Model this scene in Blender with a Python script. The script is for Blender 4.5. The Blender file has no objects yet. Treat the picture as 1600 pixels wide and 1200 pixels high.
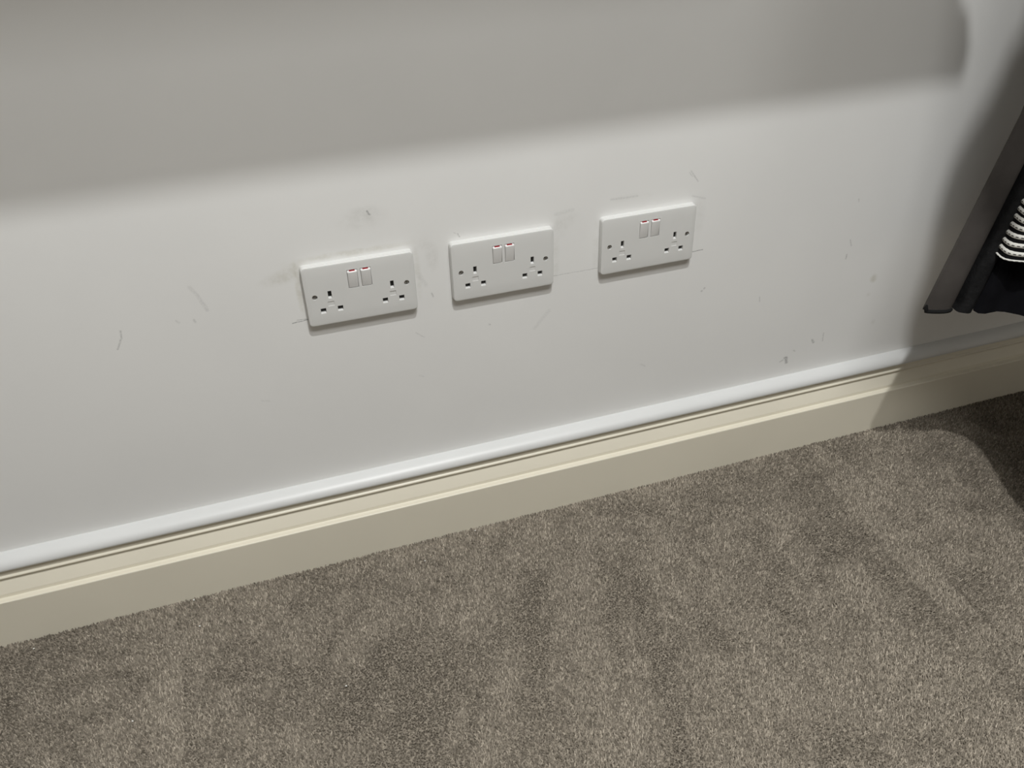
import bpy, bmesh, math
import numpy as np
from mathutils import Vector, Matrix

C = bpy.context.scene.collection
R = math.radians
sc = bpy.context.scene

# ------------------------------------------------------------------ camera
cam_d = bpy.data.cameras.new('camera')
cam = bpy.data.objects.new('camera', cam_d); C.objects.link(cam)
cam.location = (-0.29994, -1.00914, 0.97237)
cam.rotation_euler = (0.964426, 0.028367, -0.316532)
cam_d.sensor_fit = 'HORIZONTAL'; cam_d.sensor_width = 36.0
cam_d.lens = 1328.0 * 36.0 / 1600.0
cam_d.clip_start = 0.01
sc.camera = cam

# ------------------------------------------------------------------ world, exposure
w = bpy.data.worlds.new('world'); sc.world = w; w.use_nodes = True
w.node_tree.nodes['Background'].inputs[0].default_value = (0.02, 0.021, 0.023, 1)
w.node_tree.nodes['Background'].inputs[1].default_value = 1.0
vs = sc.view_settings
vs.view_transform = 'Standard'; vs.look = 'None'; vs.gamma = 1.0; vs.use_curve_mapping = False
vs.exposure = 0.0

# ceiling lamps of the room: (x, y, watts, radius); the first is the one that throws the sharp shadows
CEIL = 2.5
LAMPS = [(0.02, -0.98, 108.0, 0.024)]
FILL_PANEL = (0.05, -1.47, 1.2, 0.5, 27.0)      # added ceiling panel for soft fill: x, y, length, width, watts

# ------------------------------------------------------------------ materials
def mat(name, col, rough=0.5, metal=0.0, spec=0.5, noise=None, bump=None, sheen=0.0, coat=0.0):
    """noise = (scale, amount): tone variation; bump = (scale, strength, distance)"""
    m = bpy.data.materials.new(name); m.use_nodes = True
    nt = m.node_tree; b = nt.nodes['Principled BSDF']
    b.inputs['Base Color'].default_value = (*col, 1)
    b.inputs['Roughness'].default_value = rough
    b.inputs['Metallic'].default_value = metal
    b.inputs['Specular IOR Level'].default_value = spec
    b.inputs['Sheen Weight'].default_value = sheen
    b.inputs['Coat Weight'].default_value = coat
    tc = nt.nodes.new('ShaderNodeTexCoord')
    if noise:
        n = nt.nodes.new('ShaderNodeTexNoise'); n.inputs['Scale'].default_value = noise[0]; n.inputs['Detail'].default_value = 4
        nt.links.new(tc.outputs['Object'], n.inputs['Vector'])
        r = nt.nodes.new('ShaderNodeMapRange'); r.inputs[1].default_value = .3; r.inputs[2].default_value = .7
        r.inputs[3].default_value = 1 - noise[1]; r.inputs[4].default_value = 1 + noise[1]
        nt.links.new(n.outputs[0], r.inputs[0])
        v = nt.nodes.new('ShaderNodeVectorMath'); v.operation = 'SCALE'; v.inputs[0].default_value = col
        nt.links.new(r.outputs[0], v.inputs['Scale']); nt.links.new(v.outputs[0], b.inputs['Base Color'])
    if bump:
        n = nt.nodes.new('ShaderNodeTexNoise'); n.inputs['Scale'].default_value = bump[0]; n.inputs['Detail'].default_value = 3
        nt.links.new(tc.outputs['Object'], n.inputs['Vector'])
        bp = nt.nodes.new('ShaderNodeBump'); bp.inputs['Strength'].default_value = bump[1]; bp.inputs['Distance'].default_value = bump[2]
        nt.links.new(n.outputs[0], bp.inputs['Height']); nt.links.new(bp.outputs[0], b.inputs['Normal'])
    return m

def emit(name, col, s):
    m = bpy.data.materials.new(name); m.use_nodes = True
    b = m.node_tree.nodes['Principled BSDF']
    b.inputs['Base Color'].default_value = (*col, 1)
    b.inputs['Emission Color'].default_value = (*col, 1); b.inputs['Emission Strength'].default_value = s
    return m

M = dict(
    paint=mat('white_paint', (.80, .795, .775), .6, bump=(220, .06, .001)),
    taupe=mat('greige_paint', (.72, .70, .67), .6, bump=(220, .06, .001)),
    trim=mat('white_gloss', (.69, .695, .69), .40, noise=(9, .015), bump=(60, .05, .001)),
    cream=mat('cream_eggshell', (.79, .742, .62), .38, noise=(6, .02), bump=(40, .05, .001)),
    plastic=mat('white_plastic', (.67, .67, .655), .30, noise=(30, .008)),
    rocker=mat('white_rocker_plastic', (.76, .755, .745), .30, noise=(30, .008)),
    hole=mat('hole_shade_black', (.012, .012, .012), .6, noise=(200, .1)),  # flat black put in for the shade deep inside the pin holes
    red=mat('red_indicator', (.30, .012, .02), .35, noise=(300, .1)),
    screw=mat('dull_steel', (.34, .33, .31), .42, metal=.85, noise=(900, .25)),
    slot=mat('screw_slot_dark', (.05, .05, .05), .7, noise=(300, .1)),
    coat=mat('grey_brushed_cloth', (.058, .052, .048), .85, spec=.15, noise=(16, .22), bump=(400, .25, .001)),
    piping=mat('dark_piping', (.012, .012, .012), .9, spec=.1, noise=(80, .1)),
    lining=mat('black_ribbed_tape', (.009, .009, .0095), .8, spec=.15, noise=(60, .5), bump=(260, .5, .002)),
    black=mat('black_cloth', (.0045, .0045, .006), .9, spec=.1, noise=(40, .2)),
    knit=mat('black_knit', (.006, .006, .007), .9, spec=.1, noise=(300, .3), bump=(500, .4, .001)),
    metal=mat('brushed_steel', (.55, .55, .55), .35, metal=1, noise=(50, .05)),
    wood=mat('white_board', (.78, .775, .76), .45, noise=(8, .01)),
    crumb=mat('white_crumb', (.85, .84, .8), .6, noise=(500, .05)),
)

# carpet colours: fibre tone comes from a per-tuft attribute
def carpet_mat(attr):
    m = bpy.data.materials.new('carpet_fibre' if attr else 'carpet_ground'); m.use_nodes = True
    nt = m.node_tree; b = nt.nodes['Principled BSDF']; b.inputs['Roughness'].default_value = .9
    b.inputs['Specular IOR Level'].default_value = .1
    mix = nt.nodes.new('ShaderNodeMix'); mix.data_type = 'RGBA'
    mix.inputs[6].default_value = (.145, .125, .099, 1); mix.inputs[7].default_value = (.64, .565, .465, 1)
    if attr:
        a = nt.nodes.new('ShaderNodeAttribute'); a.attribute_name = 'tone'
        nt.links.new(a.outputs['Fac'], mix.inputs[0])
    else:
        tc = nt.nodes.new('ShaderNodeTexCoord')
        n = nt.nodes.new('ShaderNodeTexNoise'); n.inputs['Scale'].default_value = 420; n.inputs['Detail'].default_value = 3
        nt.links.new(tc.outputs['Object'], n.inputs['Vector']); 
        r = nt.nodes.new('ShaderNodeMapRange'); r.inputs[1].default_value = .35; r.inputs[2].default_value = .75; r.inputs[3].default_value = 0.05; r.inputs[4].default_value = .7
        nt.links.new(n.outputs[0], r.inputs[0]); nt.links.new(r.outputs[0], mix.inputs[0])
        bp = nt.nodes.new('ShaderNodeBump'); bp.inputs['Strength'].default_value = .6; bp.inputs['Distance'].default_value = .004
        nt.links.new(n.outputs[0], bp.inputs['Height']); nt.links.new(bp.outputs[0], b.inputs['Normal'])
    nt.links.new(mix.outputs[2], b.inputs['Base Color'])
    return m

# back wall paint with its pencil lines, scratches and grubby smudges (x, z in metres on the wall)
SEGS = [  # x0,z0,x1,z1,half width,strength
    (-.2896, .4101, -.2680, .4117, .0005, .75), (-.2831, .4138, -.2680, .4127, .0004, .5),
    (.0740, .4109, .1440, .4108, .0004, .38), (.2900, .4096, .3116, .4100, .0005, .7),
    (.1600, .5121, .2000, .5112, .0012, .16), (.1780, .5117, .1900, .5114, .0010, .18),
    (.2856, .4982, .3066, .4911, .0010, .16), (.2797, .5357, .2924, .5189, .0008, .26), (.2775, .5340, .2830, .5275, .0005, .22),
    (-.1732, .5489, -.1708, .5441, .0009, .60), (-.1722, .5460, -.1702, .5435, .0012, .35),
    (-.4937, .4427, -.4950, .4328, .0009, .34), (-.4950, .4328, -.5036, .4179, .0009, .34),
    (-.4018, .4855, -.3955, .4735, .0018, .13), (-.3955, .4735, -.3885, .4501, .0018, .15),
    (-.4071, .4401, -.4062, .4371, .0012, .26), (-.1283, .3609, -.1173, .3512, .0008, .18),
    (.0689, .3563, .0459, .3309, .0022, .09), (.4940, .1775, .4970, .1670, .0022, .55), (.4915, .1772, .4965, .1760, .0015, .5),
    (.4835, .1712, .4895, .1735, .0011, .35), (.5407, .2024, .5444, .1965, .0016, .45), (.5612, .2118, .5622, .1951, .0010, .28),
    (.5076, .1885, .5096, .1870, .0013, .25), (.3172, .3391, .3182, .3395, .0012, .35), (.3215, .3430, .3222, .3437, .0011, .35),
    (.4235, .3079, .4248, .2996, .0007, .28), (.5752, .3799, .5789, .3693, .0009, .30), (.5740, .3546, .5743, .3477, .0011, .35),
    (.5742, .4484, .5753, .4441, .0009, .26), (-.0221, .3520, -.0211, .3516, .0011, .30),
    (.0787, .5036, .1037, .5061, .0020, .10), (-.0591, .4988, -.0568, .4939, .0007, .34), (-.0640, .5010, -.0600, .4990, .0006, .2),
    (-.1156, .4482, -.1083, .4323, .0025, .10), (-.1010, .4180, -.0990, .4120, .0009, .3), (.2224, .2272, .2305, .2217, .0012, .14),
    (-.4280, .4430, -.4250, .4400, .0012, .14), (-.1300, .2890, -.1240, .2860, .0010, .10), (-.35, .3, -.34, .297, .001, .1),
]
BLOTS = [  # x,z,rx,rz,strength,yellow
    (-.1813, .5397, .034, .016, .17, .2), (-.176, .547, .018, .012, .14, .1), (-.2850, .4790, .026, .010, .20, .8), (-.300, .4735, .024, .008, .13, .6), (-.272, .490, .018, .006, .24, 1.0),
    (-.0960, .4720, .010, .022, .18, .2), (-.105, .492, .014, .010, .12, .2), (.0960, .4930, .020, .012, .13, .2), (.086, .484, .012, .016, .14, .2),
    (.6383, .3000, .0075, .0085, .32, 1.0), (.6357, .2706, .0045, .0045, .22, .8), (.6591, .2125, .005, .006, .15, .6),
    (-.2000, .4965, .085, .0050, .22, 1.0), (-.2735, .4550, .0045, .042, .26, 1.0), (.3000, .4650, .010, .036, .10, .3), (.19, .511, .035, .006, .10, .2),
    (-.1180, .4550, .0055, .045, .20, .7), (.0790, .4450, .0060, .045, .16, .5), (.1390, .4450, .0055, .045, .14, .5),
]
def wall_mat():
    m = bpy.data.materials.new('wall_paint_marked'); m.use_nodes = True
    nt = m.node_tree; N = nt.nodes; L = nt.links; b = N['Principled BSDF']
    b.inputs['Roughness'].default_value = .55; b.inputs['Specular IOR Level'].default_value = .4
    tc = N.new('ShaderNodeTexCoord'); sep = N.new('ShaderNodeSeparateXYZ'); L.new(tc.outputs['Object'], sep.inputs[0])
    cb = N.new('ShaderNodeCombineXYZ'); L.new(sep.outputs[0], cb.inputs[0]); L.new(sep.outputs[2], cb.inputs[1])
    # hand-drawn wobble
    nz = N.new('ShaderNodeTexNoise'); nz.inputs['Scale'].default_value = 130; nz.inputs['Detail'].default_value = 2
    L.new(cb.outputs[0], nz.inputs['Vector'])
    vs_ = N.new('ShaderNodeVectorMath'); vs_.operation = 'MULTIPLY_ADD'
    vs_.inputs[1].default_value = (.0016, .0016, 0); L.new(nz.outputs['Color'], vs_.inputs[0])
    off = N.new('ShaderNodeVectorMath'); off.operation = 'ADD'; off.inputs[1].default_value = (-.0008, -.0008, 0)
    L.new(cb.outputs[0], vs_.inputs[2]); L.new(vs_.outputs[0], off.inputs[0])
    P = off.outputs[0]
    def vm(op, a, bb, c=None):
        n = N.new('ShaderNodeVectorMath'); n.operation = op
        for i, v in enumerate((a, bb, c)):
            if v is None: continue
            if hasattr(v, 'is_linked'): L.new(v, n.inputs[i])
            else: n.inputs[i].default_value = v
        return n
    def ma(op, a, bb=None, c=None, clamp=False):
        n = N.new('ShaderNodeMath'); n.operation = op; n.use_clamp = clamp
        for i, v in enumerate((a, bb, c)):
            if v is None: continue
            if hasattr(v, 'is_linked'): L.new(v, n.inputs[i])
            else: n.inputs[i].default_value = v
        return n.outputs[0]
    def mr(v, a, bb, c, d):
        n = N.new('ShaderNodeMapRange'); n.interpolation_type = 'SMOOTHSTEP'
        L.new(v, n.inputs[0])
        for i, q in enumerate((a, bb, c, d)): n.inputs[i + 1].default_value = q
        return n.outputs[0]
    tot = None
    for x0, z0, x1, z1, hw, s in SEGS:
        ln = math.hypot(x1 - x0, z1 - z0); ux, uz = (x1 - x0) / ln, (z1 - z0) / ln
        d = vm('SUBTRACT', P, (x0, z0, 0)).outputs[0]
        t = vm('DOT_PRODUCT', d, (ux, uz, 0)).outputs['Value']
        t = ma('MINIMUM', ma('MAXIMUM', t, 0.0), ln)
        q = N.new('ShaderNodeVectorMath'); q.operation = 'SCALE'; q.inputs[0].default_value = (ux, uz, 0); L.new(t, q.inputs['Scale'])
        e = vm('DISTANCE', d, q.outputs[0]).outputs['Value']
        k = mr(e, hw * .3, hw * 2.0, s, 0.0)
        tot = k if tot is None else ma('MAXIMUM', tot, k)
    # soft smudges broken up by noise
    n2 = N.new('ShaderNodeTexNoise'); n2.inputs['Scale'].default_value = 70; n2.inputs['Detail'].default_value = 5; n2.inputs['Roughness'].default_value = .65
    L.new(cb.outputs[0], n2.inputs['Vector']); brk = mr(n2.outputs[0], .36, .66, .25, 1.0)
    yel = None; bl = None
    for x, z, rx, rz, s, y in BLOTS:
        d = vm('SUBTRACT', P, (x, z, 0)).outputs[0]
        d = vm('DIVIDE', d, (rx, rz, 1)).outputs[0]
        e = vm('LENGTH', d, None).outputs['Value']
        k = mr(e, .25, 1.25, s, 0.0)
        bl = k if bl is None else ma('ADD', bl, k)
        ky = ma('MULTIPLY', k, y); yel = ky if yel is None else ma('ADD', yel, ky)
    bl = ma('MULTIPLY', bl, brk); yel = ma('MULTIPLY', yel, brk)
    def mix(f, a, bb):
        n = N.new('ShaderNodeMix'); n.data_type = 'RGBA'; L.new(f, n.inputs[0])
        for i, v in ((6, a), (7, bb)):
            if hasattr(v, 'is_linked'): L.new(v, n.inputs[i])
            else: n.inputs[i].default_value = (*v, 1)
        return n.outputs[2]
    # faint roller mottling of the emulsion
    n3 = N.new('ShaderNodeTexNoise'); n3.inputs['Scale'].default_value = 5; n3.inputs['Detail'].default_value = 3
    L.new(cb.outputs[0], n3.inputs['Vector'])
    c = mix(mr(n3.outputs[0], .35, .65, 0, 1), (.775, .772, .758), (.790, .787, .772))
    c = mix(ma('MULTIPLY', yel, .9, clamp=True), c, (.60, .55, .36))
    c = mix(ma('MULTIPLY', bl, .8, clamp=True), c, (.36, .36, .35))
    n5 = N.new('ShaderNodeTexNoise'); n5.inputs['Scale'].default_value = 420; n5.inputs['Detail'].default_value = 3
    L.new(cb.outputs[0], n5.inputs['Vector'])
    tot = ma('MULTIPLY', tot, mr(n5.outputs[0], .36, .60, .45, 1.0))
    c = mix(tot, c, (.10, .10, .105))
    L.new(c, b.inputs['Base Color'])
    n4 = N.new('ShaderNodeTexNoise'); n4.inputs['Scale'].default_value = 160; n4.inputs['Detail'].default_value = 3
    L.new(cb.outputs[0], n4.inputs['Vector'])
    bp = N.new('ShaderNodeBump'); bp.inputs['Strength'].default_value = .05; bp.inputs['Distance'].default_value = .001
    L.new(n4.outputs[0], bp.inputs['Height']); L.new(bp.outputs[0], b.inputs['Normal'])
    return m
M['wall'] = wall_mat()
M['fibre'] = carpet_mat(True); M['ground'] = carpet_mat(False)

# stripe yarn: off-white rope with dark dashes of the chain stitch along its middle (u along, v across)
def stripe_mat():
    m = bpy.data.materials.new('white_chain_stitch'); m.use_nodes = True
    nt = m.node_tree; N = nt.nodes; L = nt.links; b = N['Principled BSDF']; b.inputs['Roughness'].default_value = .8
    uv = N.new('ShaderNodeUVMap'); uv.uv_map = 'along'
    s = N.new('ShaderNodeSeparateXYZ'); L.new(uv.outputs[0], s.inputs[0])
    def ma(op, a, bb=None):
        n = N.new('ShaderNodeMath'); n.operation = op
        for i, v in enumerate((a, bb)):
            if v is None: continue
            if hasattr(v, 'is_linked'): L.new(v, n.inputs[i])
            else: n.inputs[i].default_value = v
        return n.outputs[0]
    dash = ma('LESS_THAN', ma('FRACT', ma('MULTIPLY', s.outputs[0], 1 / .0062)), .55)
    mid = ma('LESS_THAN', ma('ABSOLUTE', ma('SUBTRACT', s.outputs[1], .48)), .10)
    k = ma('MULTIPLY', dash, mid)
    mx = N.new('ShaderNodeMix'); mx.data_type = 'RGBA'; L.new(k, mx.inputs[0])
    mx.inputs[6].default_value = (.66, .65, .61, 1); mx.inputs[7].default_value = (.02, .02, .02, 1)
    L.new(mx.outputs[2], b.inputs['Base Color'])
    return m
M['stripe'] = stripe_mat()

# ------------------------------------------------------------------ mesh helpers
def link(name, me, material, parent=None, smooth=None):
    o = bpy.data.objects.new(name, me); C.objects.link(o)
    if material is not None and not me.materials: me.materials.append(material)
    if parent is not None: o.parent = parent
    if smooth is not None:
        me.polygons.foreach_set('use_smooth', [True] * len(me.polygons)); me.set_sharp_from_angle(angle=R(smooth))
    return o

def mesh(name, verts, faces):
    me = bpy.data.meshes.new(name); me.from_pydata([tuple(v) for v in verts], [], faces); 
    bm = bmesh.new(); bm.from_mesh(me); bmesh.ops.recalc_face_normals(bm, faces=bm.faces); bm.to_mesh(me); bm.free()
    return me

def box(name, a, b, bevel=0.0, seg=2):
    bm = bmesh.new(); bmesh.ops.create_cube(bm, size=1)
    for v in bm.verts:
        v.co = Vector([(a[i] + b[i]) / 2 + v.co[i] * (b[i] - a[i]) for i in range(3)])
    if bevel: bmesh.ops.bevel(bm, geom=list(bm.edges), offset=bevel, segments=seg, affect='EDGES', profile=.5)
    me = bpy.data.meshes.new(name); bm.to_mesh(me); bm.free(); return me

def tube(name, pts, rad, n=10, closed_ends=True):
    """round tube along a polyline"""
    V = []; F = []; pts = [Vector(p) for p in pts]
    for i, p in enumerate(pts):
        t = (pts[min(i + 1, len(pts) - 1)] - pts[max(i - 1, 0)]).normalized()
        u = t.cross(Vector((0, 0, 1)) if abs(t.z) < .9 else Vector((1, 0, 0))).normalized(); v = t.cross(u)
        r = rad[i] if isinstance(rad, (list, tuple)) else rad
        for k in range(n):
            a = 2 * math.pi * k / n; V.append(p + (u * math.cos(a) + v * math.sin(a)) * r)
    for i in range(len(pts) - 1):
        for k in range(n):
            F.append((i * n + k, i * n + (k + 1) % n, (i + 1) * n + (k + 1) % n, (i + 1) * n + k))
    if closed_ends: F.append(tuple(range(n))); F.append(tuple(range((len(pts) - 1) * n, len(pts) * n)))
    return mesh(name, V, F)

def empty(name, loc):
    o = bpy.data.objects.new(name, None); C.objects.link(o); o.location = loc; o.empty_display_size = .05; return o
def tag(o, label, cat, group=None, kind=None):
    o['label'] = label; o['category'] = cat
    if group: o['group'] = group
    if kind: o['kind'] = kind
    return o
def struct(o, label, cat):
    o['kind'] = 'structure'; o['label'] = label; o['category'] = cat; return o

# ------------------------------------------------------------------ the room shell
X0, X1, Y0 = -2.1, 2.4, -3.7
struct(link('wall_back', box('wall_back', (X0, 0, -.1), (X1, .12, CEIL)), M['wall']), 'white painted wall with pencil lines and scuffs behind the sockets', 'wall')
struct(link('wall_left', box('wall_left', (X0 - .12, Y0, -.1), (X0, .12, CEIL)), M['taupe']), 'plain greige side wall left of the frame', 'wall')
struct(link('wall_right', box('wall_right', (X1, Y0, -.1), (X1 + .12, .12, CEIL)), M['taupe']), 'plain greige side wall right of the frame', 'wall')
struct(link('wall_front', box('wall_front', (X0 - .12, Y0 - .12, -.1), (X1 + .12, Y0, CEIL)), M['taupe']), 'plain greige wall behind the camera', 'wall')
struct(link('ceiling', box('ceiling', (X0 - .12, Y0 - .12, CEIL), (X1 + .12, .12, CEIL + .1)), M['paint']), 'plain white ceiling with round downlights', 'ceiling')
floor = struct(link('floor', box('floor', (X0, Y0, -.1), (X1, 0, -.0035)), M['ground']), 'taupe carpeted floor', 'floor')

# ------------------------------------------------------------------ skirting board and white moulding on top of it
rng = np.random.default_rng(7)
def sweep(name, prof, x0, x1, n, wob=None):
    """prof: (depth from wall, z) from back-bottom round the front to back-top"""
    V = []; F = []; m = len(prof); xs = np.linspace(x0, x1, n)
    for i, x in enumerate(xs):
        for j, (d, z) in enumerate(prof):
            dd, dz = wob(i, j) if wob else (0, 0)
            V.append((x, -(d + dd), z + dz))
    for i in range(n - 1):
        for j in range(m):
            a = i * m + j; b_ = i * m + (j + 1) % m
            F.append((a, b_, b_ + m, a + m))
    F.append(tuple(range(m))); F.append(tuple(range((n - 1) * m, n * m)))
    return mesh(name, V, F)
SK = [(0, -.03), (.034, -.03), (.034, .0772), (.034, .0785), (.0338, .0792), (.0332, .0797), (.0322, .0799), (.0262, .0800), (.0252, .0806), (.0249, .0822), (.0254, .0855), (.0250, .0868),
      (.0168, .1025), (.0161, .1040), (.0163, .1056), (.0176, .1070), (.0190, .1082), (.0195, .1096), (.0191, .1108), (.0180, .1117), (.0168, .1123), (.0163, .1135), (.0163, .1235), (0, .1235)]
NX = 150
wv = np.cumsum(rng.normal(0, .00009, NX)); wv -= np.linspace(wv[0], wv[-1], NX)
wj = rng.normal(0, .00012, (NX, len(SK))) ; 
for q in range(2): wj[1:-1] = (wj[:-2] + wj[1:-1] + wj[2:]) / 3
def wob(i, j):
    if 4 <= j <= 8: return (0, wv[i] * .5 + wj[i, 5])
    if 15 <= j <= 19: return (0, wj[i, 15] * .8)
    return (0, 0)
struct(link('baseboard_back', sweep('baseboard_back', SK, X0, X1, NX, wob), M['cream'], smooth=38), 'cream moulded skirting board along the wall', 'skirting board')
TR = [(0, .1230), (.0205, .1230), (.0218, .1236), (.0224, .1252), (.0222, .1275), (.0212, .1304), (.0194, .1332), (.0168, .1356), (.0134, .1377), (.0094, .1391), (.0048, .1400), (.0, .1404)]
wt = rng.normal(0, .00016, (NX, 12))
for q in range(2): wt[1:-1] = (wt[:-2] + wt[1:-1] + wt[2:]) / 3
struct(link('trim_1', sweep('trim_1', TR, X0, X1, NX, lambda i, j: (wt[i, j] * .5, 0) if 3 < j < 11 else (0, 0)), M['trim'], smooth=60), 'white rounded moulding strip on top of the cream skirting', 'moulding')

# ------------------------------------------------------------------ carpet pile (real tufts)
def vnoise(x, y, seed):
    g = np.random.default_rng(seed).random((256, 256))
    xi = np.floor(x).astype(int); yi = np.floor(y).astype(int); fx = x - xi; fy = y - yi
    fx = fx * fx * (3 - 2 * fx); fy = fy * fy * (3 - 2 * fy)
    a = g[xi % 256, yi % 256]; b = g[(xi + 1) % 256, yi % 256]; c = g[xi % 256, (yi + 1) % 256]; d = g[(xi + 1) % 256, (yi + 1) % 256]
    return (a * (1 - fx) + b * fx) * (1 - fy) + (c * (1 - fx) + d * fx) * fy
def fbm(x, y, seed, o=4):
    s = 0; a = 1; t = 0
    for k in range(o): s = s + a * vnoise(x * 2 ** k + 31.7 * k, y * 2 ** k + 17.3 * k, seed + k); t += a; a *= .6
    return s / t
def sstep(a, b, v): t = np.clip((v - a) / (b - a), 0, 1); return t * t * (3 - 2 * t)
def band(v, lo, hi, e): return sstep(lo - e, lo + e, v) * (1 - sstep(hi - e, hi + e, v))
def brush(x, y):
    """which way the pile has been stroked: -1 towards the room, +1 towards the wall"""
    b = (fbm(x * 12, y * 12, 3, 4) - .5) * 2.9 + (fbm(x * 36, y * 36, 23, 3) - .5) * 2.3
    # hand strokes fanning out in the middle of the picture
    ang = .38 - .55 * (x + .05)
    u = x * np.sin(ang) + y * np.cos(ang); v = x * np.cos(ang) - y * np.sin(ang)
    st = (fbm(v * 34, u * 5, 41, 3) - .5) * 4.5
    zone = sstep(-.42, -.30, x) * (1 - sstep(.05, .25, x)) * sstep(.10, .18, -y)
    b = b * (1 - .55 * zone) + st * zone
    # straight vacuum lines square to the wall
    b += 1.5 * band(x, .515 + .02 * (y + .3), .560, .006) * sstep(.08, .16, -y) * (1 - sstep(.40, .46, -y))
    b += 1.0 * band(x, .545, .565, .004) * sstep(.045, .05, -y) * (1 - sstep(.10, .105, -y))
    b -= 1.6 * band(x, .556, .563, .0025) * sstep(.36, .38, -y) * (1 - sstep(.47, .49, -y))
    b -= 1.0 * band(x, .578, .584, .0025) * sstep(.36, .38, -y) * (1 - sstep(.46, .48, -y))
    b += 1.3 * band(x, -.566, -.528, .004) * sstep(.12, .15, -y)
    b += .9 * band(x, -.553, -.540, .003) * sstep(.02, .03, -y) * (1 - sstep(.09, .10, -y))
    b -= 1.0 * band(x, -.526, -.521, .003) * sstep(.12, .15, -y) * (1 - sstep(.22, .26, -y))
    # flattened light fringe by the skirting
    b += .8 * (1 - sstep(.045, .075, -y)) * sstep(-.35, -.2, x) * (1 - sstep(.45, .55, x))
    b += .7 * band(x, .0, .6, .1) * sstep(.36, .5, -y)
    b -= .6 * (1 - sstep(-.75, -.55, x)) * (1 - sstep(.1, .2, -y))
    return np.tanh(b)
def pile():
    S = .00243; xs = np.arange(-1.2, 1.15, S); ys = np.arange(-.88, -.0335, S)
    gx, gy = np.meshgrid(xs, ys); gx = gx.ravel(); gy = gy.ravel(); n = len(gx)
    r = np.random.default_rng(11)
    gx = gx + r.uniform(-.5, .5, n) * S; gy = np.minimum(gy + r.uniform(-.5, .5, n) * S, -.0345)
    b = brush(gx, gy)
    clump = fbm(gx * 130, gy * 130, 77, 2)
    h = .0046 + .0010 * (clump - .5) * 2 + r.normal(0, .0006, n)
    lx = .0002 * b + r.normal(0, .0009, n); ly = .0015 * b + r.normal(0, .0009, n)
    ly = np.where(gy + ly > -.0335, -.0335 - gy, ly)
    rad = .0014; a0 = r.uniform(0, 2 * np.pi, n)
    V = np.empty((n, 6, 3), np.float32)
    for k in range(3):
        a = a0 + k * 2 * np.pi / 3
        V[:, k, 0] = gx + rad * np.cos(a); V[:, k, 1] = np.minimum(gy + rad * np.sin(a), -.0336); V[:, k, 2] = -.0042
        a = a + .7
        V[:, 3 + k, 0] = gx + lx + .00085 * np.cos(a); V[:, 3 + k, 1] = np.minimum(gy + ly + .00085 * np.sin(a), -.0336); V[:, 3 + k, 2] = -.0045 + h + .0003 * np.cos(a * 3 + k)
    F = np.array([[0, 1, 4], [0, 4, 3], [1, 2, 5], [1, 5, 4], [2, 0, 3], [2, 3, 5], [3, 4, 5]], np.int32)
    # the top plus the three sides: keep it at five triangles where sides are single quads
    Q = (np.arange(n, dtype=np.int32)[:, None, None] * 6 + F[None]).reshape(-1, 3)
    me = bpy.data.meshes.new('carpet_pile')
    me.vertices.add(n * 6); me.vertices.foreach_set('co', V.ravel())
    me.loops.add(Q.size); me.loops.foreach_set('vertex_index', Q.ravel())
    me.polygons.add(len(Q)); me.polygons.foreach_set('loop_start', np.arange(0, Q.size, 3, dtype=np.int32)); me.polygons.foreach_set('loop_total', np.full(len(Q), 3, np.int32))
    at = me.attributes.new('tone', 'FLOAT', 'POINT')
    tone = np.clip(.18 + .10 * b + r.normal(0, .10, n) + (r.random(n) < .26 + .16 * b) * r.uniform(.15, .50, n), 0, 1)  # nap shading of the brushed patches is also tinted into the fibre colour
    at.data.foreach_set('value', np.repeat(tone, 6).astype(np.float32))
    me.update(); me.validate()
    return me, n
pm, npile = pile()
tag(link('carpet_pile', pm, M['fibre']), 'short taupe carpet pile with brushed light and dark patches', 'carpet', kind='stuff')

# ------------------------------------------------------------------ double sockets
def rrect(w, h, r, n=5):
    out = []
    for cx, cz, a0 in ((w - r, h - r, 0), (-w + r, h - r, 90), (-w + r, -h + r, 180), (w - r, -h + r, 270)):
        for k in range(n + 1):
            a = R(a0 + 90 * k / n); out.append((cx + r * math.cos(a), cz + r * math.sin(a)))
    return out
mm = .001
def plate_mesh():
    rings = [(0, 0, 0, 5.2), (.1, .1, 6.6, 5.2), (.55, .55, 6.9, 5.1), (.60, .60, 8.7, 5.0), (.75, .75, 9.15, 4.9), (1.1, 1.1, 9.42, 4.6), (1.8, 1.8, 9.58, 4.2), (3.0, 4.2, 9.72, 3.4), (4.2, 8.0, 9.95, 3.0), (5.4, 12.0, 10.10, 2.7), (6.4, 16.0, 10.18, 2.5)]
    V = []; F = []; n = 24
    for ix, iz, d, r in rings:
        V += [(x * mm, -d * mm, z * mm) for x, z in rrect(73 - ix, 43 - iz, r)]
    for i in range(len(rings) - 1):
        for k in range(n): F.append((i * n + k, i * n + (k + 1) % n, (i + 1) * n + (k + 1) % n, (i + 1) * n + k))
    F.append(tuple(range(n))); F.append(tuple(range((len(rings) - 1) * n, len(rings) * n)))
    return mesh('plate', V, F)
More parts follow.
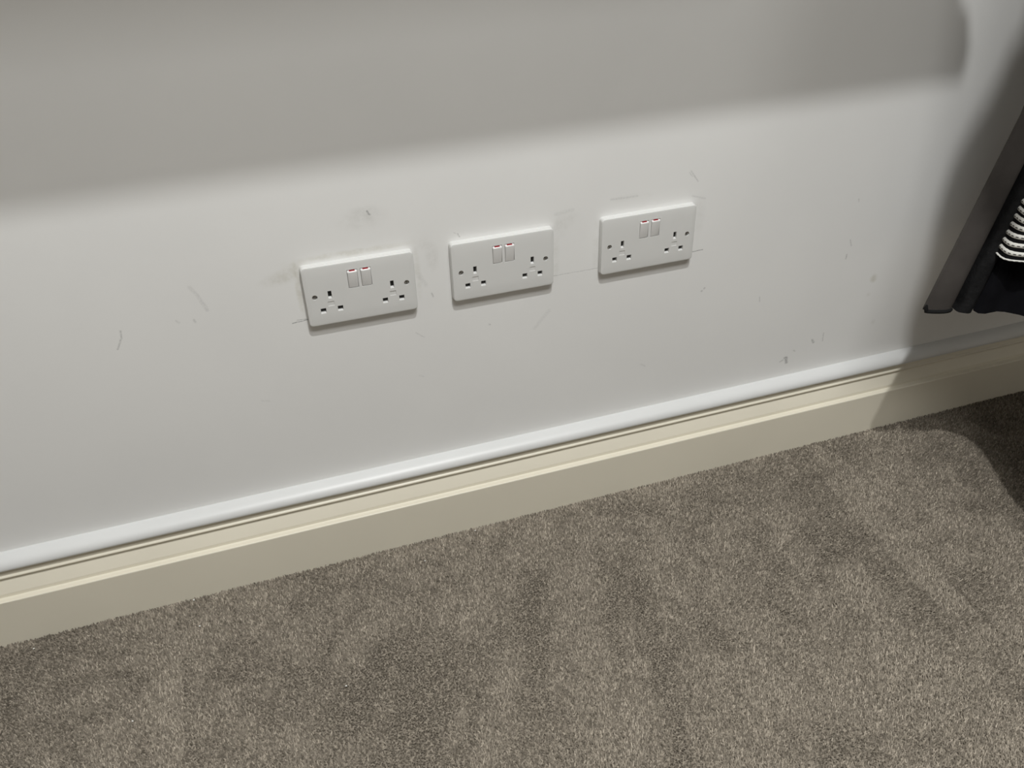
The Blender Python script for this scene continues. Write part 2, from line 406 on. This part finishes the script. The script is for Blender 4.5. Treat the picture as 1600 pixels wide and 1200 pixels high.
def cutter():
    bm = bmesh.new()
    def bx(x0, x1, z0, z1, d0, d1, chamfer=0.0, top=0.0):
        # chamfer: the lower lip slopes out towards the front
        vs_ = []
        for d, zz in ((d0, z0 - chamfer), (d1, z0)):
            for x, z in ((x0, zz), (x1, zz), (x1, z1), (x0, z1)): vs_.append(bm.verts.new((x * mm, -d * mm, z * mm)))
        a, b = vs_[:4], vs_[4:]
        fs = [a[::-1], b] + [[a[k], a[(k + 1) % 4], b[(k + 1) % 4], b[k]] for k in range(4)]
        for f in fs: bm.faces.new(f)
    for sx in (-1, 1):
        cx = 40.9 * sx
        bx(cx - 2.4, cx + 2.4, -2.6, 6.2, 10.5, 4.5, 2.2)
        for q in (-11.1, 11.1): bx(cx + q - 3.5, cx + q + 3.5, -22.9, -17.4, 10.5, 4.5, 2.2)
        bx(cx - 4.2, cx + 4.2, -15.6, -9.0, 10.5, 9.5)                    # shallow maker's panel
        rx = 8.7 * sx
        bx(rx - 6.75, rx + 6.75, 4.9, 31.3, 10.5, 5.0)                      # rocker well
        m4 = Matrix.Translation((60.4 * sx * mm, -9.0 * mm, -.2 * mm)) @ Matrix.Rotation(R(90), 4, 'X')
        bmesh.ops.create_cone(bm, cap_ends=True, segments=20, radius1=3.5 * mm, radius2=3.5 * mm, depth=5 * mm, matrix=m4)
    bmesh.ops.recalc_face_normals(bm, faces=bm.faces)
    me = bpy.data.meshes.new('cutter'); bm.to_mesh(me); bm.free(); return me
po = bpy.data.objects.new('plate_raw', plate_mesh()); co = bpy.data.objects.new('cut_raw', cutter())
C.objects.link(po); C.objects.link(co)
bo = po.modifiers.new('b', 'BOOLEAN'); bo.operation = 'DIFFERENCE'; bo.object = co; bo.solver = 'EXACT'
dg = bpy.context.evaluated_depsgraph_get()
plate_me = bpy.data.meshes.new_from_object(po.evaluated_get(dg)); plate_me.name = 'socket_plate'
bpy.data.objects.remove(po); bpy.data.objects.remove(co)
plate_me.materials.clear(); plate_me.materials.append(M['plastic'])

def rocker_mesh():
    prof = [(5.2, 5.5), (9.0, 5.4), (9.8, 5.7), (10.1, 6.4), (12.3, 27.6), (12.4, 28.4), (12.2, 28.9), (11.7, 29.3), (8.0, 30.9), (5.2, 30.9)]
    V = []; F = []; n = len(prof)
    xs = [(-6.35, .8), (-5.9, .25), (-5.3, 0), (5.3, 0), (5.9, .25), (6.35, .8)]
    for x, ins in xs:
        for d, z in prof: V.append((x * mm, -(d - (ins if d > 6 else 0)) * mm, z * mm))
    for i in range(len(xs) - 1):
        for k in range(n): F.append((i * n + k, i * n + (k + 1) % n, (i + 1) * n + (k + 1) % n, (i + 1) * n + k))
    F.append(tuple(range(n))); F.append(tuple(range((len(xs) - 1) * n, len(xs) * n)))
    return mesh('rocker', V, F)
def indicator_mesh():
    # red window let into the sloping top of the rocker
    def p(d): return 29.3 + (11.7 - d) / 3.7 * 1.6
    V = []
    for x in (-3.7, 3.7):
        for d, up in ((8.2, .10), (11.2, .10), (11.2, -.6), (8.2, -.6)): V.append((x * mm, -d * mm, (p(d) + up) * mm))
    F = [(0, 1, 2, 3), (4, 5, 6, 7)] + [(k, (k + 1) % 4, 4 + (k + 1) % 4, 4 + k) for k in range(4)]
    return mesh('indicator', V, F)
def screw_mesh():
    bm = bmesh.new()
    bmesh.ops.create_cone(bm, cap_ends=True, segments=20, radius1=3.25 * mm, radius2=2.9 * mm, depth=1.6 * mm, matrix=Matrix.Translation((0, -7.6 * mm, 0)) @ Matrix.Rotation(R(90), 4, 'X'))
    me = bpy.data.meshes.new('screw'); bm.to_mesh(me); bm.free(); return me
rk, ind, scr = rocker_mesh(), indicator_mesh(), screw_mesh()
slot_me = box('screw_slot', (-2.9 * mm, -8.55 * mm, -.45 * mm), (2.9 * mm, -8.2 * mm, .45 * mm))
eh = box('earth_hole', (-2.6 * mm, -6.4 * mm, -3.0 * mm), (2.6 * mm, -5.0 * mm, 6.4 * mm))
lh = box('pin_hole', (-3.7 * mm, -6.4 * mm, -23.2 * mm), (3.7 * mm, -5.0 * mm, -17.2 * mm))
for me, k in ((rk, 'rocker'), (ind, 'red'), (scr, 'screw'), (slot_me, 'slot'), (eh, 'hole'), (lh, 'hole')): me.materials.append(M[k])
for me in (plate_me, rk):
    me.polygons.foreach_set('use_smooth', [True] * len(me.polygons)); me.set_sharp_from_angle(angle=R(32))

SOCK = [(-.19551, .44657, -.00681, (20, 75), 'leftmost white double wall socket, beside two short pencil ticks'),
        (0.0, .44584, -.00319, (35, 40), 'middle white double wall socket, between the two others'),
        (.21645, .44580, -.00009, (55, 65), 'rightmost white double wall socket, the one nearest the dark hanging coat')]
for sx, sz, ro, angs, lab in SOCK:
    t = tag(empty('double_socket', (sx, 0, sz)), lab, 'socket', 'double sockets on the wall')
    t.rotation_euler = (0, -ro, 0)
    link('plate', plate_me, None, t)
    for s, a in ((-1, angs[0]), (1, angs[1])):
        r_ = link('rocker_switch', rk, None, t); r_.location.x = 8.7 * s * mm
        i_ = link('indicator', ind, None, r_); i_['label'] = 'red window in the top of the switch'
        c_ = link('screw', scr, None, t); c_.location = (60.4 * s * mm, 0, -.2 * mm); c_.rotation_euler = (0, R(a), 0)
        link('slot', slot_me, None, c_)
        e_ = link('earth_hole', eh, None, t); e_.location.x = 40.9 * s * mm
        for q in (-11.1, 11.1):
            l_ = link('pin_hole', lh, None, t); l_.location.x = (40.9 * s + q) * mm

# ------------------------------------------------------------------ clothes hanging at the right edge
C0 = Vector((.82, -.30)); ZH = .335
def taper(p, z, z0=ZH):
    h = z - z0
    if h <= .3: c = C0 + Vector((.14, .05)) * h; s = 1 - .45 * h
    else:
        k = min(1.0, (h - .3) / .6); k = k * k * (3 - 2 * k)
        c = Vector((.862, -.285)).lerp(Vector((.80, -.37)), k); s = .865 - .10 * k
    if h > 1.10: s *= max(.2, 1 - ((h - 1.10) / .14) ** 2)
    return c + (Vector(p) - C0) * s
def resample(pts, n):
    """smooth Catmull-Rom through the points, n samples spaced by length"""
    P = [Vector(p) for p in pts]; P = [2 * P[0] - P[1]] + P + [2 * P[-1] - P[-2]]; out = []
    for i in range(1, len(P) - 2):
        for k in range(24):
            t = k / 24; a, b, c, d = P[i - 1], P[i], P[i + 1], P[i + 2]
            out.append(.5 * ((2 * b) + (c - a) * t + (2 * a - 5 * b + 4 * c - d) * t * t + (3 * b - a - 3 * c + d) * t ** 3))
    out.append(P[-2])
    L = [0]
    for a, b in zip(out, out[1:]): L.append(L[-1] + (b - a).length)
    res = []; j = 0
    for k in range(n):
        s = L[-1] * k / (n - 1)
        while j < len(L) - 2 and L[j + 1] < s: j += 1
        t = (s - L[j]) / max(L[j + 1] - L[j], 1e-9); res.append(out[j].lerp(out[j + 1], t))
    return res
def garment(name, hem, zs, n, thick, z0=ZH, hemz=None, round_first=0.0, zref=ZH, off=0.0):
    """sheet hanging from zs[-1] down to zs[0] with real thickness; hem curve given at height zref"""
    P = resample(hem, n); V = []; F = []
    nrm = []
    for i in range(n):
        t = (P[min(i + 1, n - 1)] - P[max(i - 1, 0)]).normalized(); nrm.append(Vector((t.y, -t.x)))
    for side in (0, 1):
        for z in zs:
            for i in range(n):
                zz = z
                if hemz and z == zs[0]: zz = z + hemz(i / (n - 1))
                pi = P[i]
                if round_first and i < 4:   # rounded bottom corner of the flap
                    h_ = z - zs[0]; pull = round_first * max(0.0, 1 - math.sqrt(max(0.0, 1 - max(0.0, 1 - h_ / .009) ** 2)))
                    pi = P[i].lerp(P[i + 1], min(1.0, pull / max((P[i + 1] - P[i]).length, 1e-6) * (1 - i / 4)))
                q = taper(pi + nrm[i] * ((-thick if side else 0) + off), z, zref)
                V.append((q.x, q.y, zz))
    m = len(zs); o2 = m * n
    for j in range(m - 1):
        for i in range(n - 1):
            a = j * n + i; F.append((a, a + 1, a + n + 1, a + n)); a += o2; F.append((a, a + n, a + n + 1, a + 1))
    for i in range(n - 1):
        F.append((i, i + o2, i + 1 + o2, i + 1)); a = (m - 1) * n + i; F.append((a, a + 1, a + 1 + o2, a + o2))
    for j in range(m - 1):
        a = j * n; F.append((a, a + n, a + n + o2, a + o2)); a = j * n + n - 1; F.append((a, a + o2, a + n + o2, a + n))
    return mesh(name, V, F)
ZS = [ZH, ZH + .0015, ZH + .004, ZH + .009, ZH + .014] + [ZH + .04 + .06 * k for k in range(18)] + [1.42, 1.445, 1.47, 1.495, 1.515, 1.535, 1.55, 1.56]
# coat: from the front edge round the pleat and the back to the other front edge
front = [(.5904, -.1642), (.604, -.1712), (.617, -.1755), (.6265, -.1755), (.6330, -.1710), (.6375, -.1670)]
back = [(.5904, -.1642), (.604, -.1585), (.645, -.138), (.72, -.112), (.83, -.10), (.93, -.14), (.98, -.24), (.975, -.36), (.92, -.46), (.82, -.50), (.72, -.485), (.665, -.447), (.646, -.416)]
coat = tag(empty('coat', (.85, -.30, ZH)), 'long dark grey coat hanging open at the right edge', 'coat', 'clothes hanging on the rail')
def child(name, me, material, parent, smooth=50):
    o = link(name, me, material, parent, smooth); o.matrix_parent_inverse = Matrix.Translation(-Vector(parent.location)); return o
child('front_panel', garment('front_panel', front, ZS, 34, .0035, round_first=.006), M['coat'], coat)
child('back_panel', garment('back_panel', back, ZS, 60, .0035, round_first=.006), M['coat'], coat)
child('front_facing', garment('front_facing', [(.6400, -.1655), (.6390, -.1725), (.6385, -.1790), (.6405, -.1825), (.6450, -.1862), (.6505, -.1893), (.6560, -.1870)], [ZH - .002] + ZS[1:], 10, .003), M['lining'], coat)
# piping along the hem and up the free edge of the front panel
pp = []
for q in reversed(resample(front, 34)[2:28]): v = taper(q, ZH); pp.append((v.x, v.y, ZH + .0008))
for q, dz in (((.5926, -.1656), .0025), ((.5908, -.1646), .0062), ((.5905, -.1643), .0110)): v = taper(q, ZH + dz); pp.append((v.x, v.y, ZH + dz))
child('piping', tube('piping', pp, [.0030] * (len(pp) - 1) + [.0012], 8), M['piping'], coat)

knit_hem = [(.735, -.150), (.700, -.160), (.6725, -.1800), (.6645, -.1960), (.6650, -.2090), (.6800, -.2235), (.703, -.240), (.712, -.262), (.708, -.300), (.690, -.350), (.680, -.400), (.72, -.445), (.82, -.46), (.91, -.41)]
ZK = .425
zk = [ZK - .001, ZK + .004] + [ZK + .03 + .06 * k for k in range(16)] + [1.42, 1.445, 1.47, 1.495, 1.515, 1.535, 1.55]
knit = tag(empty('striped_cardigan', (.82, -.30, ZK)), 'black knitted top with white chain-stitch stripes inside the coat', 'clothing', 'clothes hanging on the rail')
child('body', garment('body', knit_hem, zk, 90, .003, zref=ZK), M['knit'], knit)
def stripe(z0, z1, nm):
    n = 150; P = resample(knit_hem, n); V = []; F = []; uv = []
    prof = [(0, -.0005), (.12, .0010), (.35, .0019), (.65, .0019), (.88, .0010), (1, -.0005)]
    s = 0; ls = [0]
    for i in range(1, n): s += (P[i] - P[i - 1]).length; ls.append(s)
    for i in range(n):
        t = (P[min(i + 1, n - 1)] - P[max(i - 1, 0)]).normalized(); nr = Vector((t.y, -t.x))
        sag = .0007 * math.sin(ls[i] * 90 + z0 * 700)
        for v, o in prof:
            z = z0 + (z1 - z0) * v + sag; q = taper(P[i] - nr * (o * -1.0 if False else -o), z, ZK); V.append((q.x, q.y, z)); uv.append((ls[i], v))
    m = len(prof)
    for i in range(n - 1):
        for k in range(m - 1): a = i * m + k; F.append((a, a + 1, a + m + 1, a + m))
    me = bpy.data.meshes.new(nm); me.from_pydata(V, [], F)
    u = me.uv_layers.new(name='along')
    for l in me.loops: u.data[l.index].uv = uv[l.vertex_index]
    return me
child('hem_line', stripe(ZK + .0005, ZK + .0028, 'hem_line'), M['stripe'], knit)
for k in range(18):
    z = ZK + .0080 + .0109 * k
    child('white_stripe', stripe(z, z + .0068, 'white_stripe'), M['stripe'], knit)

dress_hem = [(.705, -.150), (.675, -.170), (.6575, -.1885), (.6640, -.1965), (.6740, -.1990), (.6860, -.1985), (.6960, -.2040), (.7040, -.2160), (.7130, -.2320), (.7140, -.2560), (.7000, -.3000), (.6800, -.3480), (.6720, -.400), (.72, -.452), (.82, -.465), (.92, -.42), (.95, -.30), (.90, -.17), (.78, -.135), (.70, -.135)]
dress = tag(empty('black_dress', (.82, -.30, ZH)), 'plain black dress hanging below the striped knit', 'clothing', 'clothes hanging on the rail')
def dhem(t): return .0015 * math.sin(t * 60) - .001
child('skirt', garment('skirt', dress_hem, [ZH + .001] + [z for z in ZS[1:] if z < 1.5], 110, .002, hemz=dhem), M['black'], dress)
# sleeves of the coat, hanging from the shoulders above the picture
def sleeve(sg):
    c = taper(C0, 1.45)
    sx = lambda d: c.x + sg * d
    pts = [(sx(.10), c.y - .02, 1.505), (sx(.20), c.y - .05, 1.47), (sx(.282), c.y - .065, 1.42), (sx(.315), c.y - .07, 1.35), (sx(.328), c.y - .07, 1.28), (sx(.330), c.y - .07, 1.16)]
    pts = resample([Vector(p) for p in pts], 22)
    return tube('sleeve', pts, [.045 + .003 * math.sin(k * .9) for k in range(22)], 24)
for sg in (-1, 1): child('sleeve', sleeve(sg), M['coat'], coat)
# hanger and the wall-mounted rail above the picture
ct = taper(C0, 1.55)
hg = tag(empty('coat_hanger', (ct.x, ct.y, 1.50)), 'white hanger with a steel hook carrying the dark clothes', 'hanger')
child('shoulder_bar', tube('shoulder_bar', [(ct.x - .19, ct.y - .04, 1.505), (ct.x - .09, ct.y - .02, 1.53), (ct.x, ct.y, 1.545), (ct.x + .09, ct.y - .02, 1.53), (ct.x + .19, ct.y - .04, 1.505)], [.008, .011, .012, .011, .008], 10), M['wood'], hg)
hk = [(ct.x, ct.y, 1.545), (ct.x, ct.y, 1.64), (ct.x, ct.y - .014, 1.668)] + [(ct.x, ct.y + .019 * math.cos(a), 1.68 + .019 * math.sin(a)) for a in np.linspace(R(190), R(-10), 12)]
child('hook', tube('hook', hk, .002, 8), M['metal'], hg)
rail = tag(empty('clothes_rail', (1.25, 0, 1.683)), 'steel clothes rail on two wall brackets', 'rail')
child('rail_bar', tube('rail_bar', [(.66, ct.y, 1.683), (1.70, ct.y, 1.683)], .0125, 16), M['metal'], rail)
for x in (.88, 1.62):
    child('bracket', tube('bracket', [(x, 0, 1.683), (x, ct.y, 1.683)], .010, 12), M['metal'], rail)
    child('wall_plate', box('wall_plate', (x - .03, -.006, 1.653), (x + .03, 0, 1.713), .002), M['metal'], rail)

# ------------------------------------------------------------------ shelf above the picture whose shadow crosses the wall
SD, SH = .30, 1.168   # depth, underside height
xe = .494
shelf = tag(empty('wall_shelf', (0, 0, SH)), 'long white wall shelf above the sockets', 'shelf')
child('board', box('board', (-1.9, -SD + .028, SH), (xe, 0, SH + .03), .002), M['wood'], shelf)
child('front_nosing', box('front_nosing', (-1.9, -SD, SH), (xe + .009, -SD + .0285, SH + .032), .006, 3), M['wood'], shelf)

# ------------------------------------------------------------------ crumbs lying on the carpet
CR = [(765, 'beside the skirting below the middle socket', -.0745, -.0420), (670, 'on the carpet left of centre, near the skirting', -.1660, -.0790),
      (302, 'touching the skirting near the left carpet line', -.5095, -.0395), (310, 'on the carpet just right of the left carpet line', -.5025, -.0930),
      (60, 'lying by the skirting at the far left', -.7270, -.0560), (542, 'alone in the middle of the left carpet', -.3180, -.2640), (210, 'on the carpet near the lower left corner', -.5890, -.2250)]
for i, (px, lab, x, y) in enumerate(CR):
    bm = bmesh.new(); bmesh.ops.create_icosphere(bm, subdivisions=1, radius=.0013)
    rr = np.random.default_rng(px)
    for v in bm.verts: v.co *= 1 + rr.uniform(-.35, .35); v.co.z *= .7
    me = bpy.data.meshes.new('crumb'); bm.to_mesh(me); bm.free()
    o = link('crumb', me, M['crumb']); o.location = (x, y, .0016)
    tag(o, 'tiny white crumb ' + lab, 'crumb', 'white crumbs on the carpet')

# ------------------------------------------------------------------ ceiling downlights
def annulus(r0, r1, z0, z1, n=32):
    V = []; F = []
    for r_, z in ((r0, z0), (r1, z0), (r1, z1), (r0, z1)):
        for k in range(n): a = 2 * math.pi * k / n; V.append((r_ * math.cos(a), r_ * math.sin(a), z))
    for j in range(4):
        for k in range(n): F.append((j * n + k, j * n + (k + 1) % n, ((j + 1) % 4) * n + (k + 1) % n, ((j + 1) % 4) * n + k))
    return mesh('bezel', V, F)
LM = emit('lamp_lens', (1.0, .96, .90), 6.0)
where = ['above the sockets']
for (x, y, pw, rad), wh in zip(LAMPS, where):
    t = tag(empty('downlight', (x, y, CEIL)), 'round white ceiling downlight ' + wh, 'downlight')
    link('bezel', annulus(.04, .055, -.006, 0), M['trim'], t, 40)
    bm = bmesh.new(); bmesh.ops.create_circle(bm, cap_ends=True, segments=32, radius=.04); me = bpy.data.meshes.new('lens'); bm.to_mesh(me); bm.free()
    l_ = link('lens', me, LM, t); l_.location.z = -.002
    ld = bpy.data.lights.new('downlight_lamp', 'SPOT'); ld.energy = pw; ld.shadow_soft_size = rad; ld.color = (.99, 1.0, .99)
    ld.spot_size = R(110); ld.spot_blend = .7
    lo = bpy.data.objects.new('downlight_lamp', ld); C.objects.link(lo); lo.parent = t; lo.location.z = -.05
# unseen fill panel behind the downlight, added for the soft ambient light
x, y, sl, sw, pw = FILL_PANEL
t = tag(empty('fill_panel_light', (x, y, CEIL)), 'long white fill panel added in the ceiling behind the downlight', 'fill light')
for a, b in (((-sl / 2 - .02, -sw / 2 - .02), (sl / 2 + .02, -sw / 2)), ((-sl / 2 - .02, sw / 2), (sl / 2 + .02, sw / 2 + .02)), ((-sl / 2 - .02, -sw / 2), (-sl / 2, sw / 2)), ((sl / 2, -sw / 2), (sl / 2 + .02, sw / 2))):
    link('frame', box('frame', (*a, -.012), (*b, 0)), M['trim'], t)
link('diffuser', box('diffuser', (-sl / 2, -sw / 2, -.006), (sl / 2, sw / 2, -.001)), emit('fill_panel_diffuser', (1, .98, .95), 2.0), t)
ld = bpy.data.lights.new('fill_panel_lamp', 'AREA'); ld.shape = 'RECTANGLE'; ld.size = sl; ld.size_y = sw; ld.energy = pw; ld.color = (.99, 1.0, .99)
lo = bpy.data.objects.new('fill_panel_lamp', ld); C.objects.link(lo); lo.parent = t; lo.location.z = -.015
